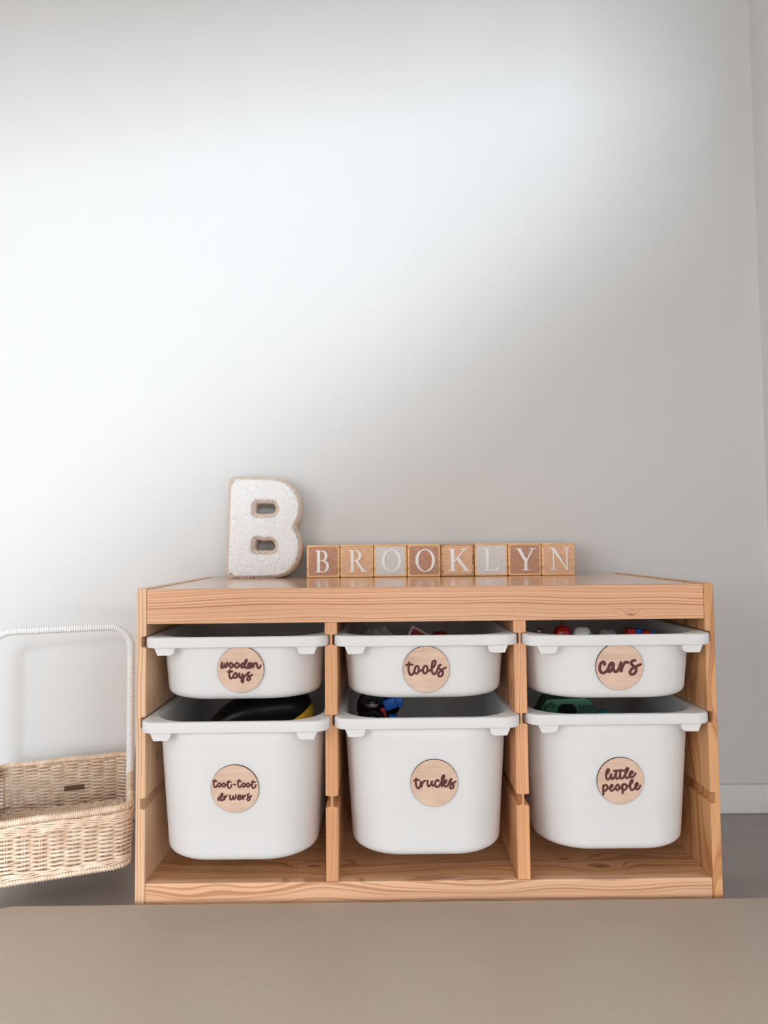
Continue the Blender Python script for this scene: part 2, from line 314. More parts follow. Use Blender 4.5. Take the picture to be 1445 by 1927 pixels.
WORDS = dict(
 tools=((740,1200,11.115), 41, [[(335,515),(322,590),(325,680),(342,745),(375,778),(412,752),(445,690),(462,622),(495,590),(530,620),(532,690),(505,740),(475,748),(445,720),(443,670)],
   [(525,700),(565,693),(610,668),(638,620),(675,587),(712,622),(712,690),(685,738),(655,745),(628,720),(622,680)], [(705,705),(760,688),(805,650),(850,600),(882,530),(880,492),(855,484),(822,510),(808,580),(800,660),(815,730),(845,765),(880,750),(910,700),(935,640),(958,595),(990,572)],
   [(990,572),(955,590),(940,630),(975,660),(1020,690),(1035,740),(1015,795),(970,815),(940,795),(945,750),(985,705),(1040,660),(1095,628)], [(275,565),(405,560)]]),
 wooden_toys=((380,1200,10.32), 37, [[(395,480),(380,530),(378,575),(400,582),(430,545),(443,500),(440,545),(455,575),(478,555),(492,510),(490,480)], ring(565,533,33,43), [(592,545),(622,545),(650,512),(680,490),(712,510),(714,550),(690,580),(660,578),(646,545)],
   [(712,550),(745,545),(785,500),(825,495),(815,505),(785,510),(765,545),(775,580),(805,575),(835,520),(862,470),(870,430),(852,435),(836,480),(832,540),(848,588),(878,585),(905,555),(935,535),(950,508),(925,492),(898,520),(893,565),(920,592),(950,575),(980,540),(988,497)],
   [(988,497),(992,545),(987,595),(1000,545),(1035,495),(1065,510),(1070,560),(1087,593),(1115,588),(1138,545)],
   [(545,625),(530,680),(530,750),(555,793),(590,770),(612,725),(650,682),(672,705),(670,760),(640,783),(608,760),(610,720)], [(502,660),(590,655)], [(665,765),(700,740),(735,685),(722,740),(738,785),(768,760),(795,700),(790,760),(800,825),(785,868),(765,850),(775,800),(825,750),(868,710),(915,675)],
   [(915,675),(882,692),(882,725),(918,755),(928,800),(900,833),(872,815),(882,775),(930,745),(972,722)]]),
 cars=((1100,1200,11.115), 52, [[(425,560),(422,515),(385,505),(345,545),(327,610),(335,685),(372,728),(422,725),(470,690),(510,620),(550,550),(590,525)], [(608,545),(570,527),(528,570),(503,650),(512,705),(548,695),(590,620),(612,545),(605,620),(625,695),(665,710),(705,670),(740,590),(760,520)],
   [(760,520),(765,600),(765,715),(778,650),(815,560),(860,512),(905,522)], [(1050,478),(992,492),(970,530),(995,575),(1060,622),(1073,690),(1038,750),(980,767),(948,740),(962,680),(1030,622),(1100,592),(1165,562)]]),
 toot=((380,1420,11.115), 31, TT+[[(670,622),(705,622)]]+[[(x+492, y+6) for x, y in s] for s in TT]+[
   [(400,860),(362,880),(347,925),(370,938),(405,900),(438,830),(440,797),(418,812),(402,860),(402,920),(425,948),(452,925),(475,855)], [(475,855),(485,900),(475,938),(497,880),(530,843)], [(590,840),(586,900),(605,932),(638,900),(655,850),(652,900),(670,928),(700,890),(713,832)],
   [(740,905),(788,880),(803,852),(785,837),(757,862),(752,910),(780,933),(818,905),(848,845)], [(848,845),(862,890),(850,935),(872,880),(903,843)], [(975,812),(947,832),(948,860),(983,882),(993,918),(965,952),(937,933),(947,900),(988,872),(1028,860)]]),
 trucks=((760,1420,12.04), 42, [[(285,530),(275,600),(285,690),(317,748),(347,745),(375,690),(385,605)], [(238,577),(343,562)], [(385,605),(395,660),(402,730),(412,675),(437,610),(485,582)], [(542,582),(535,650),(552,708),(587,698),(620,640),(635,585),(635,650),(652,698),(695,685)],
   [(783,598),(768,572),(732,582),(703,640),(717,708),(760,725),(800,690),(850,610),(897,530),(908,482),(890,470),(868,492),(852,570),(850,660),(857,728),(865,670),(900,610),(945,572),(955,600),(930,640),(893,660),(922,708),(960,715),(1000,670),(1032,610),(1075,552)],
   [(1075,552),(1038,570),(1027,608),(1070,640),(1108,680),(1103,738),(1060,763),(1037,735),(1055,682),(1110,640),(1158,607)]]),
 people=((1110,1420,12.04), 43, [[(375,440),(408,400),(432,350),(423,322),(397,328),(372,380),(362,460),(372,530),(405,555),(440,530),(468,470),(480,422),(476,480),(490,537),(525,542),(560,480),(590,400),(603,332),(590,420),(586,500),(605,542),(645,528),(673,460),(693,322),(685,420),(681,500),(702,537),(740,528),(790,450),(838,380),(862,322),(840,300),(812,330),(797,420),(801,500),(830,532),(870,510),(920,450),(962,410),(952,378),(917,388),(892,440),(897,490),(935,512),(980,490),(1027,422)],
   [(540,362),(765,357)], [(298,685),(298,780),(300,898)], [(302,720),(340,682),(383,692),(393,740),(360,798),(312,818)], [(430,762),(488,730),(512,692),(490,678),(457,710),(452,778),(490,812),(540,780),(582,720),(620,672),(650,700),(653,758),(620,797),(583,778),(583,722)],
   [(650,775),(700,745),(735,660),(732,760),(735,868)], [(737,700),(780,663),(823,690),(818,758),(780,797),(742,788)], [(820,735),(880,700),(948,630),(958,582),(940,573),(907,620),(902,700),(912,768),(940,802),(980,780),(1022,730),(1068,700),(1073,652),(1047,643),(1022,690),(1032,768),(1065,788),(1100,760),(1137,702)]]))
def make_bin(name, cx, yf, g, h, label, disc, word, wl):
    t = empty(name, (cx, yf, g-GH)); tag(t, label, 'storage bin', 'white bins with round labels')
    RT = .0175; hw = .1495; LY = .415
    # rim (local z: 0 = underside of the rim resting on the groove)
    bm = bmesh.new()
    def R(i, z, r=.026, dy=0): return rr(-hw+i, hw-i, i+dy, LY-i, max(r-i, .006), z, 12)
    def O(ix, iy, z, r=.082): return rr(-hw+ix, hw-ix, iy, LY-iy, r, z, 12)
    loops(bm, [R(.0015, 0), R(0, .002), R(0, RT-.003), R(.0008, RT-.001), R(.003, RT), O(.0125, .0090, RT-.0006, .066), O(.0137, .0102, RT-.003, .067), O(.0160, .0115, RT-.0085, .078), O(.0120, .0070, RT-.0085, .078), O(.0120, .0065, 0, .078), R(.004, 0), R(.0015, 0)])
    bmesh.ops.remove_doubles(bm, verts=bm.verts, dist=1e-6)
    for sx in (-1, 1):
        for back in (0, 1):
            f = (lambda u, v, d, sx=sx, back=back: Vector((sx*u, (d if not back else LY-d), v)))
            prism(bm, [(.098, .0005), (.1315, .0005), (.1262, -.0120), (.106, -.0120), (.101, -.0095)], .0035, .030, f)
    rim = obj('rim', bm, WP, t, smooth=True)
    rim.modifiers.new('b', 'BEVEL').width = .0007; rim.modifiers['b'].segments = 2; rim.modifiers['b'].angle_limit = math.radians(45)
    m2 = rim.modifiers.new('wn', 'WEIGHTED_NORMAL')
    # tub
    bm = bmesh.new(); zt = RT-.0075; zb = RT-h; tp = .012*(h/.22)**.8
    def S(k, z, r=.080): return rr(-hw+.0128+k, hw-.0128-k, .0062+k, LY-.0062-k, r-k*.3, z, 14)
    hh = zt-zb; L = []
    for i in range(9): f = i/8; L.append(S(tp*f, zt-(hh-.014)*f))
    for a in (20, 40, 60, 75, 90): a = math.radians(a); L.append(S(tp+.014*(1-math.cos(a)), zb+.014*(1-math.sin(a))))
    L.append(S(tp+.05, zb))
    inner = [S(tp+.055, zb+.0025), S(tp+.018, zb+.0025)]
    for a in (60, 30, 0): a = math.radians(a); inner.append(S(tp+.0028+.0115*(1-math.cos(a)), zb+.014-.0115*math.sin(a)))
    for i in range(8, -1, -1): f = i/8; inner.append(S(tp*f+.0028, zt-(hh-.014)*f))
    # close floor (outer cap and inner cap)
    rs = []
    for l in L+inner: rs.append([bm.verts.new(v) for v in l])
    nn = len(rs[0]); nl = len(L)
    for i in range(len(rs)-1):
        if i == nl-1: continue
        for j in range(nn): bm.faces.new((rs[i][j], rs[i][(j+1) % nn], rs[i+1][(j+1) % nn], rs[i+1][j]))
    bm.faces.new(rs[nl-1]); bm.faces.new(rs[nl])
    for j in range(nn): bm.faces.new((rs[-1][j], rs[-1][(j+1) % nn], rs[0][(j+1) % nn], rs[0][j]))
    tub = obj('tub', bm, WP, t, smooth=True)
    # round label
    (px, py), X, Z = disc[:2], disc[2], disc[3]
    px, py = disc[0], disc[1]
    lz = Z-(g-GH); fz = (zt-lz)/(hh-.014); fy = .0062+tp*fz; tilt = math.atan(tp/(hh-.014))
    R_ = .0378
    dm = disc_mat('birch_'+word, disc[4], disc[5])
    de = empty('tmp', (0, 0, 0)); bpy.data.objects.remove(de)
    bm = bmesh.new(); N = 64
    pr = [(R_-.0004, .0030), (R_, .0026), (R_, .0002)]
    ls = [[Vector((r*math.cos(2*math.pi*i/N), -d, r*math.sin(2*math.pi*i/N))) for i in range(N)] for r, d in pr]
    loops(bm, [ls[2], ls[1], ls[0]], cap0=True, cap1=True)
    o = obj('round_label', bm, dm, t); o['label'] = 'round pale wooden label reading ' + wl
    o.data.materials.append(DEDGE)
    for p in o.data.polygons: p.material_index = 1 if abs(p.normal.y) < .8 else 0
    o.location = (X-cx, fy, lz); o.rotation_euler = (-tilt, 0, 0) if True else (0, 0, 0)
    o.rotation_euler = (tilt, 0, 0)
    crop, wd, st = WORDS[word]
    lo = obj('lettering', script(crop, st, wd, px, py), LET, o, smooth=True); lo.location = (0, -.0031, 0); lo['label'] = 'maroon script lettering ' + wl
    return t
BY, SH, DP = -.0, .1035, .2235
make_bin('storage_bin', -.3076, -.011, G[0], SH, 'shallow white bin labelled wooden toys, above the toot-toot drwers bin', (452.5, 1260.3, -.3002, .4073, .05, 1), 'wooden_toys', 'wooden toys')
make_bin('storage_bin', -.0002, -.015, G[0], SH, 'shallow white bin labelled tools, top row centre of the pine unit', (802, 1260, -.0007, .4052, 1.57, 2), 'tools', 'tools')
make_bin('storage_bin', .3059, -.032, G[0], SH, 'shallow white bin labelled cars, top right of the pine unit', (1166, 1254.5, .305, .4096, .6, 3), 'cars', 'cars')
make_bin('storage_bin', -.3060, -.034, G[1], DP, 'deep white bin labelled toot-toot drwers, holding a black toy', (442, 1484, -.3051, .2254, .02, 4), 'toot', 'toot-toot drwers')
make_bin('storage_bin', -.0001, -.022, G[1], DP, 'deep white bin labelled trucks, lower centre of the pine unit', (817, 1473, .0095, .2271, .08, 5), 'trucks', 'trucks')
make_bin('storage_bin', .3100, -.009, G[1], DP, 'deep white bin labelled little people, with a green toy truck inside', (1167, 1469, .3102, .223, .1, 6), 'people', 'little people')

# ---------------- letter blocks ----------------
def linen(name, c1, c2):
    k = NT(name); k.b.inputs['Roughness'].default_value = .85
    tc = k.n('ShaderNodeTexCoord'); outs = []
    for sc in ((110, 1, 1000), (1000, 1, 110)):
        mp = k.n('ShaderNodeMapping'); mp.inputs['Scale'].default_value = (sc[0], 1, sc[2]); k.l(tc.outputs['Object'], mp.inputs[0])
        nz = k.n('ShaderNodeTexNoise', i_Scale=1., i_Detail=2.); k.l(mp.outputs[0], nz.inputs[0]); outs.append(nz.outputs[0])
    v = k.math('MULTIPLY', k.math('ADD', outs[0], outs[1]), .5)
    k.l(k.ramp(v, [(.40, c1), (.60, c2)]), k.b.inputs['Base Color'])
    bp = k.n('ShaderNodeBump', i_Strength=.2, i_Distance=.0004); k.l(v, bp.inputs['Height']); k.l(bp.outputs[0], k.b.inputs['Normal']); return k.m
LB = linen('linen_brown', srgb(180, 130, 104), srgb(218, 170, 144)); LT = linen('linen_tan', srgb(218, 166, 128), srgb(248, 208, 176)); LW = linen('linen_white', srgb(216, 210, 208), srgb(238, 233, 231))
BW = pine('beech_block', 0, (.6, 1.), srgb(244, 198, 144), srgb(226, 172, 116), .02, seed=9, warp=1.)
BK = pine('block_dark_grain', 0, (.7, 1.), srgb(216, 170, 124), srgb(140, 96, 56), .009, seed=12, warp=1.6)
LP = plain('letter_white', (.98, .975, .97), .4, flatc=True)
def lp_piece(bm, pts, k, T=.0016): prism(bm, pts, 0, -(T+k*.00004), lambda u, v, d: Vector((u, d, v)))
def arc(cx, cy, rx, ry, a0, a1, n=16): return [(cx+rx*math.cos(math.radians(a0+(a1-a0)*i/n)), cy+ry*math.sin(math.radians(a0+(a1-a0)*i/n))) for i in range(n+1)]
def band(cx, cy, ro, ri, a0, a1, n=20):  # list of quads merged as one polygon
    return arc(cx, cy, *ro, a0, a1, n)+arc(ri[2], ri[3], ri[0], ri[1], a1, a0, n)
def serif(x0, x1, y, up): # thin serif with bracket
    s = 1 if up else -1; return [(x0, y), (x1, y), (x1, y+s*.022), (x0+(x1-x0)*.72, y+s*.045), (x0+(x1-x0)*.28, y+s*.045), (x0, y+s*.022)]
def letter(ch):
    P = []
    stem = lambda x, w=.155: [(x, .01), (x+w, .01), (x+w, .99), (x, .99)]
    if ch in 'BR':
        P += [stem(.13), serif(.02, .34, 0, True), serif(.02, .30, 1, False)]
        P += [[(.26, .955), (.40, .955), (.40, 1), (.26, 1)], [(.26, .50), (.40, .50), (.40, .545), (.26, .545)]]
        if ch == 'B':
            P += [band(.40, .75, (.27, .25), (.13, .207, .40, .75), -90, 90), band(.42, .272, (.33, .272), (.185, .228, .42, .272), -90, 90), [(.26, 0), (.42, 0), (.42, .044), (.26, .044)], [(.26, .50), (.42, .50), (.42, .545), (.26, .545)]]
        else:
            P += [band(.40, .75, (.28, .25), (.14, .207, .40, .75), -90, 90), [(.34, .52), (.49, .52), (.88, .02), (.74, .02)], serif(.66, 1.0, 0, True)]
    elif ch == 'O':
        P += [band(.5, .5, (.48, .52), (.335, .475, .5, .5), 0, 180, 30), band(.5, .5, (.48, .52), (.335, .475, .5, .5), 180, 360, 30)]
    elif ch == 'K':
        P += [stem(.13), serif(.0, .38, 0, True), serif(.0, .38, 1, False), [(.265, .44), (.30, .50), (.75, .99), (.80, .99), (.265, .36)], [(.36, .56), (.50, .62), (.95, .02), (.78, .02)], serif(.64, 1.06, 0, True), serif(.58, .93, 1, False)]
    elif ch == 'L':
        P += [stem(.16), serif(.04, .42, 1, False), serif(.04, .34, 0, True), [(.28, 0), (.80, 0), (.88, .25), (.84, .25), (.76, .09), (.64, .045), (.28, .045)]]
    elif ch == 'Y':
        P += [[(.42, .01), (.555, .01), (.555, .42), (.42, .42)], [(.06, .99), (.24, .99), (.555, .44), (.42, .40)], [(.88, .99), (.815, .99), (.48, .44), (.555, .42)], serif(.30, .68, 0, True), serif(-.02, .34, 1, False), serif(.68, 1.02, 1, False)]
    elif ch == 'N':
        P += [[(.17, .01), (.225, .01), (.225, .95), (.17, .95)], [(.83, .02), (.885, .02), (.885, .99), (.83, .99)], [(.10, .99), (.27, .99), (.885, .0), (.84, .0)], serif(.04, .36, 0, True), serif(.0, .22, 1, False), serif(.70, 1.02, 1, False)]
    return P
bs = .0718; b0 = -.2345; sp = .07285
cols = [('B', LB, 'brown'), ('R', LT, 'tan'), ('O', LW, 'white'), ('O', LB, 'brown'), ('K', LT, 'tan'), ('L', LW, 'white'), ('Y', LB, 'brown'), ('N', LT, 'tan')]
labs = ['brown-faced letter B cube beside the fluffy letter', 'tan-faced letter R cube, between the B and white O cubes', 'white-faced letter O cube with a faint white letter', 'brown-faced letter O cube left of the K cube', 'streaky-grained wooden cube with tan face and letter K', 'white-faced letter L cube between K and Y', 'brown-faced letter Y cube between L and N', 'tan-faced letter N cube at the right end of the row']
lw = [.60, .60, .64, .64, .66, .60, .64, .66]
for i, (ch, fm, cn) in enumerate(cols):
    t = empty('alphabet_block', (b0+sp*(i+.5), .3725, TOPZ+.0003), rz=[.006, -.004, .003, 0, .008, -.006, .002, .004][i]); tag(t, labs[i], 'letter block', 'wooden letter blocks spelling a name')
    bm = bmesh.new(); s = bs/2; ht = .0703
    box(bm, -s, s, 0, bs, 0, ht); obj('cube', bm, BK if i == 4 else BW, t, bevel=.003, bseg=3)
    bm = bmesh.new(); f = [ (v.x, v.y) for v in rr(-s+.0045, s-.0045, .0045, ht-.0045, .0045, 0, 6)]
    prism(bm, f, .0012, -.0005, lambda u, v, d: Vector((u, d, v))); obj('fabric_face', bm, fm, t)
    bm = bmesh.new(); lh = .0475; wdt = lh*(.88 if ch in 'BRL' else .93)
    for kk, pl in enumerate(letter(ch)): lp_piece(bm, [((u-.48)*wdt*(1.06 if ch == 'K' else 1)+(.0015), (v-.5)*lh*(1.0)+ht*.5) for u, v in pl], kk)
    o = obj('letter', bm, LP, t); o.location = (0, -.0004, 0)

# ---------------- boucle letter ----------------
def boucle(name, c1, c2, sc=330):
    k = NT(name); k.b.inputs['Roughness'].default_value = .95; k.b.inputs['Sheen Weight'].default_value = .3
    tc = k.n('ShaderNodeTexCoord'); vo = k.n('ShaderNodeTexVoronoi', i_Scale=float(sc)); nz = k.n('ShaderNodeTexNoise', i_Scale=sc*1.2, i_Detail=3.)
    k.l(tc.outputs['Object'], nz.inputs[0]); k.l(tc.outputs['Object'], vo.inputs[0])
    k.l(k.ramp(nz.outputs[0], [(.3, c1), (.65, c2)]), k.b.inputs['Base Color'])
    h = k.math('ADD', k.math('MULTIPLY', vo.outputs[0], -1.), nz.outputs[0])
    bp = k.n('ShaderNodeBump', i_Strength=.9, i_Distance=.0018); k.l(h, bp.inputs['Height']); k.l(bp.outputs[0], k.b.inputs['Normal']); return k.m
BWH = boucle('boucle_white', srgb(246, 244, 243), srgb(255, 254, 253)); BBE = boucle('boucle_beige', srgb(206, 182, 164), srgb(240, 220, 204))
def s8(x, y): return ((x-710)/7.225/846., (1480-y)/7.225/846.)
OUT = [(300,1486),(250,1480),(226,1440),(224,1380),(228,1200),(235,800),(240,400),(244,210),(250,160),(300,136),(600,138),(880,148),(1010,195),(1110,280),(1180,400),(1205,530),(1190,660),(1150,760),(1112,808),(1165,890),(1200,1000),(1205,1110),(1180,1230),(1120,1350),(1040,1430),(930,1475),(700,1484),(450,1484)]
H1 = [(575,645),(572,560),(582,475),(650,468),(800,468),(865,490),(890,560),(865,625),(820,652),(700,652)]
H2 = [(575,1140),(572,1050),(582,965),(640,955),(700,978),(780,962),(850,985),(885,1060),(865,1125),(820,1145),(700,1145)]
def smooth_poly(p, sub=3, N=240):
    for _ in range(sub):
        q = []
        for i in range(len(p)):
            a, b = p[i], p[(i+1) % len(p)]; q += [(a[0]*.75+b[0]*.25, a[1]*.75+b[1]*.25), (a[0]*.25+b[0]*.75, a[1]*.25+b[1]*.75)]
        p = q
    L = [Vector((x, y, 0)) for x, y in p]
    return [(v.x, v.y) for v in resample(L, N)]
def resample(loop, n):
    P = loop+[loop[0]]; d = [0]
    for a, b in zip(P, P[1:]): d.append(d[-1]+(b-a).length)
    out = []; j = 0
    for i in range(n):
        s = d[-1]*i/n
        while d[j+1] < s: j += 1
        t = (s-d[j])/max(1e-9, d[j+1]-d[j]); out.append(P[j].lerp(P[j+1], t))
    return out
def offset_poly(p, d):
    n = len(p); out = []
    area_ = sum(p[i][0]*p[(i+1) % n][1]-p[(i+1) % n][0]*p[i][1] for i in range(n)); sg = 1 if area_ > 0 else -1
    for i in range(n):
        a, b, c = Vector(p[i-1]), Vector(p[i]), Vector(p[(i+1) % n]); t = (c-a)
        if t.length < 1e-9: out.append(p[i]); continue
        t.normalize(); nrm = Vector((t.y, -t.x))*sg; q = b+nrm*d; out.append((q.x, q.y))
    return out
def letter_solid(outer, holes, d0, d1, bev):
    cu = bpy.data.curves.new('tmp', 'CURVE'); cu.dimensions = '2D'; cu.fill_mode = 'BOTH'; cu.extrude = (d1-d0)/2-bev; cu.bevel_depth = bev; cu.bevel_resolution = 3
    for pl in [outer]+holes:
        s = cu.splines.new('POLY'); s.points.add(len(pl)-1); s.use_cyclic_u = True
        for i, (x, y) in enumerate(pl): s.points[i].co = (x, y, 0, 1)
    o = bpy.data.objects.new('tmp', cu); C.objects.link(o); bpy.context.view_layer.update()
    me = bpy.data.meshes.new_from_object(o.evaluated_get(bpy.context.evaluated_depsgraph_get())); bpy.data.objects.remove(o)
    bm = bmesh.new(); bm.from_mesh(me)
    for v in bm.verts: v.co = Vector((v.co.x, -v.co.z+(d0+d1)/2, v.co.y))
    bmesh.ops.remove_doubles(bm, verts=bm.verts, dist=1e-5); return bm
outer = smooth_poly([s8(*p) for p in OUT]); hs = [smooth_poly([s8(*p) for p in h], 2, 100) for h in (H1, H2)]
root = empty('plush_letter', (-.3285, .375, TOPZ+.001), rx=-.06, rz=0); tag(root, 'large white fluffy letter B with beige edging, leaning on the wall', 'decorative letter')
tx = bpy.data.textures.new('curls', 'CLOUDS'); tx.noise_scale = .0042; tx.noise_depth = 2
def fuzzy(o, vox, st):
    m = o.modifiers.new('rm', 'REMESH'); m.mode = 'VOXEL'; m.voxel_size = vox; m.use_smooth_shade = True
    d = o.modifiers.new('dp', 'DISPLACE'); d.texture = tx; d.strength = st; d.mid_level = .5; d.texture_coords = 'LOCAL'
o = obj('side_gusset', letter_solid(offset_poly(outer, -.0045), [offset_poly(h, .0035) for h in hs], .004, .052, .007), BBE, root); fuzzy(o, .0012, .0035); o.location.z = .002
fo = offset_poly(outer, -.0088)
o = obj('front_face', letter_solid(fo, [offset_poly(h, .0095) for h in hs], -.003, .010, .005), BWH, root); fuzzy(o, .0011, .0034); o['label'] = 'white fluffy front of the letter'

# ---------------- wicker basket trolley ----------------
RZ, ZB = .166, .069
BA = Vector((-.4945, .064, 0)); U = Vector((-.9392, -.3433, 0)); V = Vector((-.3673, .9301, 0)); V = (V-U*V.dot(U)).normalized()
BWid, BDep = .262, .345
ang = math.atan2(-U.y, -U.x)
ctr = BA+U*BWid/2+V*BDep/2
bk = empty('basket_cart', (ctr.x, ctr.y, 0), rz=ang); tag(bk, 'natural wicker basket cart with tall white wrapped handle beside the pine unit', 'basket')
# local: x towards the unit (right), y towards the wall
hx, hy = BWid/2, BDep/2
def cane(name, c1, c2):
    k = NT(name); k.b.inputs['Roughness'].default_value = .5
    tc = k.n('ShaderNodeTexCoord'); nz = k.n('ShaderNodeTexNoise', i_Scale=55., i_Detail=3.); k.l(tc.outputs['Object'], nz.inputs[0])
    k.l(k.ramp(nz.outputs[0], [(.3, c1), (.7, c2)]), k.b.inputs['Base Color']); return k.m
CN = cane('rattan', srgb(222, 190, 160), srgb(250, 230, 208))
def outline(ins, r, n_per=9, step=.0):
    return rr(-hx+ins, hx-ins, -hy+ins, hy-ins, r, 0, n_per)
def resample(loop, n):
    P = loop+[loop[0]]; d = [0]
    for a, b in zip(P, P[1:]): d.append(d[-1]+(b-a).length)
    out = []; j = 0
    for i in range(n):
        s = d[-1]*i/n
        while d[j+1] < s: j += 1
        t = (s-d[j])/max(1e-9, d[j+1]-d[j]); out.append(P[j].lerp(P[j+1], t))
    return out
NS = 44; per = 8; NP = NS*per
def wallpath(z): 
    f = (z-ZB)/(RZ-ZB); ins = .006+.003*(1-f)
    return resample(outline(ins, .026, 9), NP)
def nrm2(P, i):
    t = P[(i+1) % len(P)]-P[i-1]; t.normalize(); return Vector((t.y, -t.x, 0))
bm = bmesh.new(); rows = 25; rnd = random.Random(3)
for r_ in range(rows):
    z = ZB+.008+(RZ-ZB-.016)*r_/(rows-1); P = wallpath(z); ph = r_ % 2; pts = []
    jit = [rnd.uniform(-.0006, .0006) for _ in range(NP)]
    for i in range(NP):
        a = math.pi*i/per+ph*math.pi; s = math.sin(a+math.pi/2); s = max(-1, min(1, s*1.3))
        zz = z+.0004*math.sin(i*.37+r_)+jit[i//4*4]*.6
        pts.append(P[i]+nrm2(P, i)*(.0035*s)+Vector((0, 0, zz)))
    tube(bm, pts, .0020+rnd.uniform(-.0002, .0002), 6, closed=True)
for e in range(5):   # twined bands below the rim and above the base
    for zz in (RZ-.0085-e*.0031, ZB+.0065+e*.0031) if e < 3 else (RZ-.0085-e*.0031,):
        P = wallpath(zz); pts = [P[i]+nrm2(P, i)*(.0044+.0005*math.sin(i*1.3+e*2))+Vector((0, 0, zz+.0008*math.sin(i*.5+e))) for i in range(NP)]
        tube(bm, pts, .0016, 6, closed=True)
obj('woven_wall', bm, CN, bk, smooth=True)
bm = bmesh.new(); P0 = wallpath(ZB); P1 = wallpath(RZ)
for s_ in range(NS):
    i = int((s_+.0)*per) % NP
    for dd in (-1, 1):
        a = P0[i]+(P0[(i+1) % NP]-P0[i]).normalized()*dd*.0017; b = P1[i]+(P1[(i+1) % NP]-P1[i]).normalized()*dd*.0017
        tube(bm, [a+Vector((0, 0, ZB)), b+Vector((0, 0, RZ-.003))], .0014, 6)
obj('stakes', bm, CN, bk, smooth=True)
def wrapped(bm, path, R, pitch, r, closed=True, tiltj=.0, seg=7, ell=1.):
    P = [Vector(p) for p in path]; d = [0]; Q = P+[P[0]] if closed else P
    for a, b in zip(Q, Q[1:]): d.append(d[-1]+(b-a).length)
    total = d[-1]; n = int(total/pitch*seg); pts = []; j = 0; prev = None
    for i in range(n+1):
        s = total*i/n*(.99999)
        while j < len(d)-2 and d[j+1] < s: j += 1
        t = (s-d[j])/max(1e-9, d[j+1]-d[j]); c = Q[j].lerp(Q[j+1], t); tg = (Q[j+1]-Q[j]).normalized()
        if prev is None: a = Vector((0, 0, 1)) if abs(tg.z) < .9 else Vector((1, 0, 0)); prev = (a-tg*a.dot(tg)).normalized()
        else: prev = (prev-tg*prev.dot(tg)).normalized()
        b = tg.cross(prev); th = 2*math.pi*i/seg
        pts.append(c+(prev*math.cos(th)*ell+b*math.sin(th))*R*(1+.05*math.sin(i*.31)))
    tube(bm, pts, r, 5)
    tube(bm, P, R*.93, 10, closed=closed)
bm = bmesh.new(); P = resample(outline(.006, .026, 9), 160)
wrapped(bm, [p+Vector((0, 0, RZ-.001+.0008*math.sin(i*.4))) for i, p in enumerate(P)], .0048, .0034, .0014, seg=8)
obj('rim', bm, CN, bk, smooth=True)
bm = bmesh.new(); P = resample(outline(.008, .026, 9), 160)
wrapped(bm, [p+Vector((0, 0, ZB)) for p in P], .0042, .0046, .0016, seg=7); obj('base_ring', bm, CN, bk, smooth=True)
bm = bmesh.new()  # woven floor
for r_ in range(62):
    y = -hy+.018+(2*hy-.036)*r_/61; pts = []
    for i in range(60):
        x = -hx+.014+(2*hx-.028)*i/59; s = math.sin(math.pi*i/3.3+(r_ % 2)*math.pi)
        pts.append(Vector((x, y+.0008*math.sin(i*.9), ZB+.004+.0021*s)))
    tube(bm, pts, .0026, 6)
obj('woven_floor', bm, CN, bk, smooth=True)
# handle
WRP = plain('white_wrap', (.93, .93, .93), .5)
MTL = plain('white_metal', (.84, .84, .84), .35)
YH = -hy+.196; ZT = .4515; rc = .042; HX = hx-.006; path = []
for z in [RZ-.004+i*(ZT-rc-RZ+.004)/30 for i in range(31)]: path.append(Vector((HX, YH, z)))
for i in range(1, 12): a = math.radians(90*i/12); path.append(Vector((HX-rc+rc*math.cos(a), YH, ZT-rc+rc*math.sin(a))))
for i in range(31): path.append(Vector((HX-rc-(2*HX-2*rc)*i/30, YH, ZT)))
for i in range(1, 12): a = math.radians(90+90*i/12); path.append(Vector((-HX+rc+rc*math.cos(a), YH, ZT-rc+rc*math.sin(a))))
for z in [ZT-rc-i*(ZT-rc-RZ+.004)/30 for i in range(31)]: path.append(Vector((-HX, YH, z)))
bm = bmesh.new(); wrapped(bm, path, .0058, .0042, .0021, closed=False, seg=9); hd = obj('handle', bm, WRP, bk, smooth=True); hd['label'] = 'tall white cord-wrapped handle'
for sx in (-1, 1):
    bm = bmesh.new(); cyl(bm, (sx*HX, YH, RZ-.008), .0066, .036); 
    cyl(bm, (sx*HX+.002, YH-.0066, RZ+.006), .0016, .002, 'Y', 12); obj('handle_bracket', bm, MTL, bk, bevel=.0006)
# leather tag with rivets inside the back wall
bm = bmesh.new(); box(bm, -.002, .036, hy-.0165, hy-.015, RZ-.062, RZ-.052)
tg = obj('leather_tag', bm, plain('brown_leather', srgb(96, 70, 40), .5, bump=.2), bk, bevel=.0012); tg['label'] = 'small brown leather tag'
BRS = plain('brass', srgb(150, 115, 70), .35, 1.)
for x in (.002, .032): bm = bmesh.new(); ball(bm, (x, hy-.0168, RZ-.057), .0022, sy=.5, seg=12); obj('rivet', bm, BRS, tg, smooth=True)
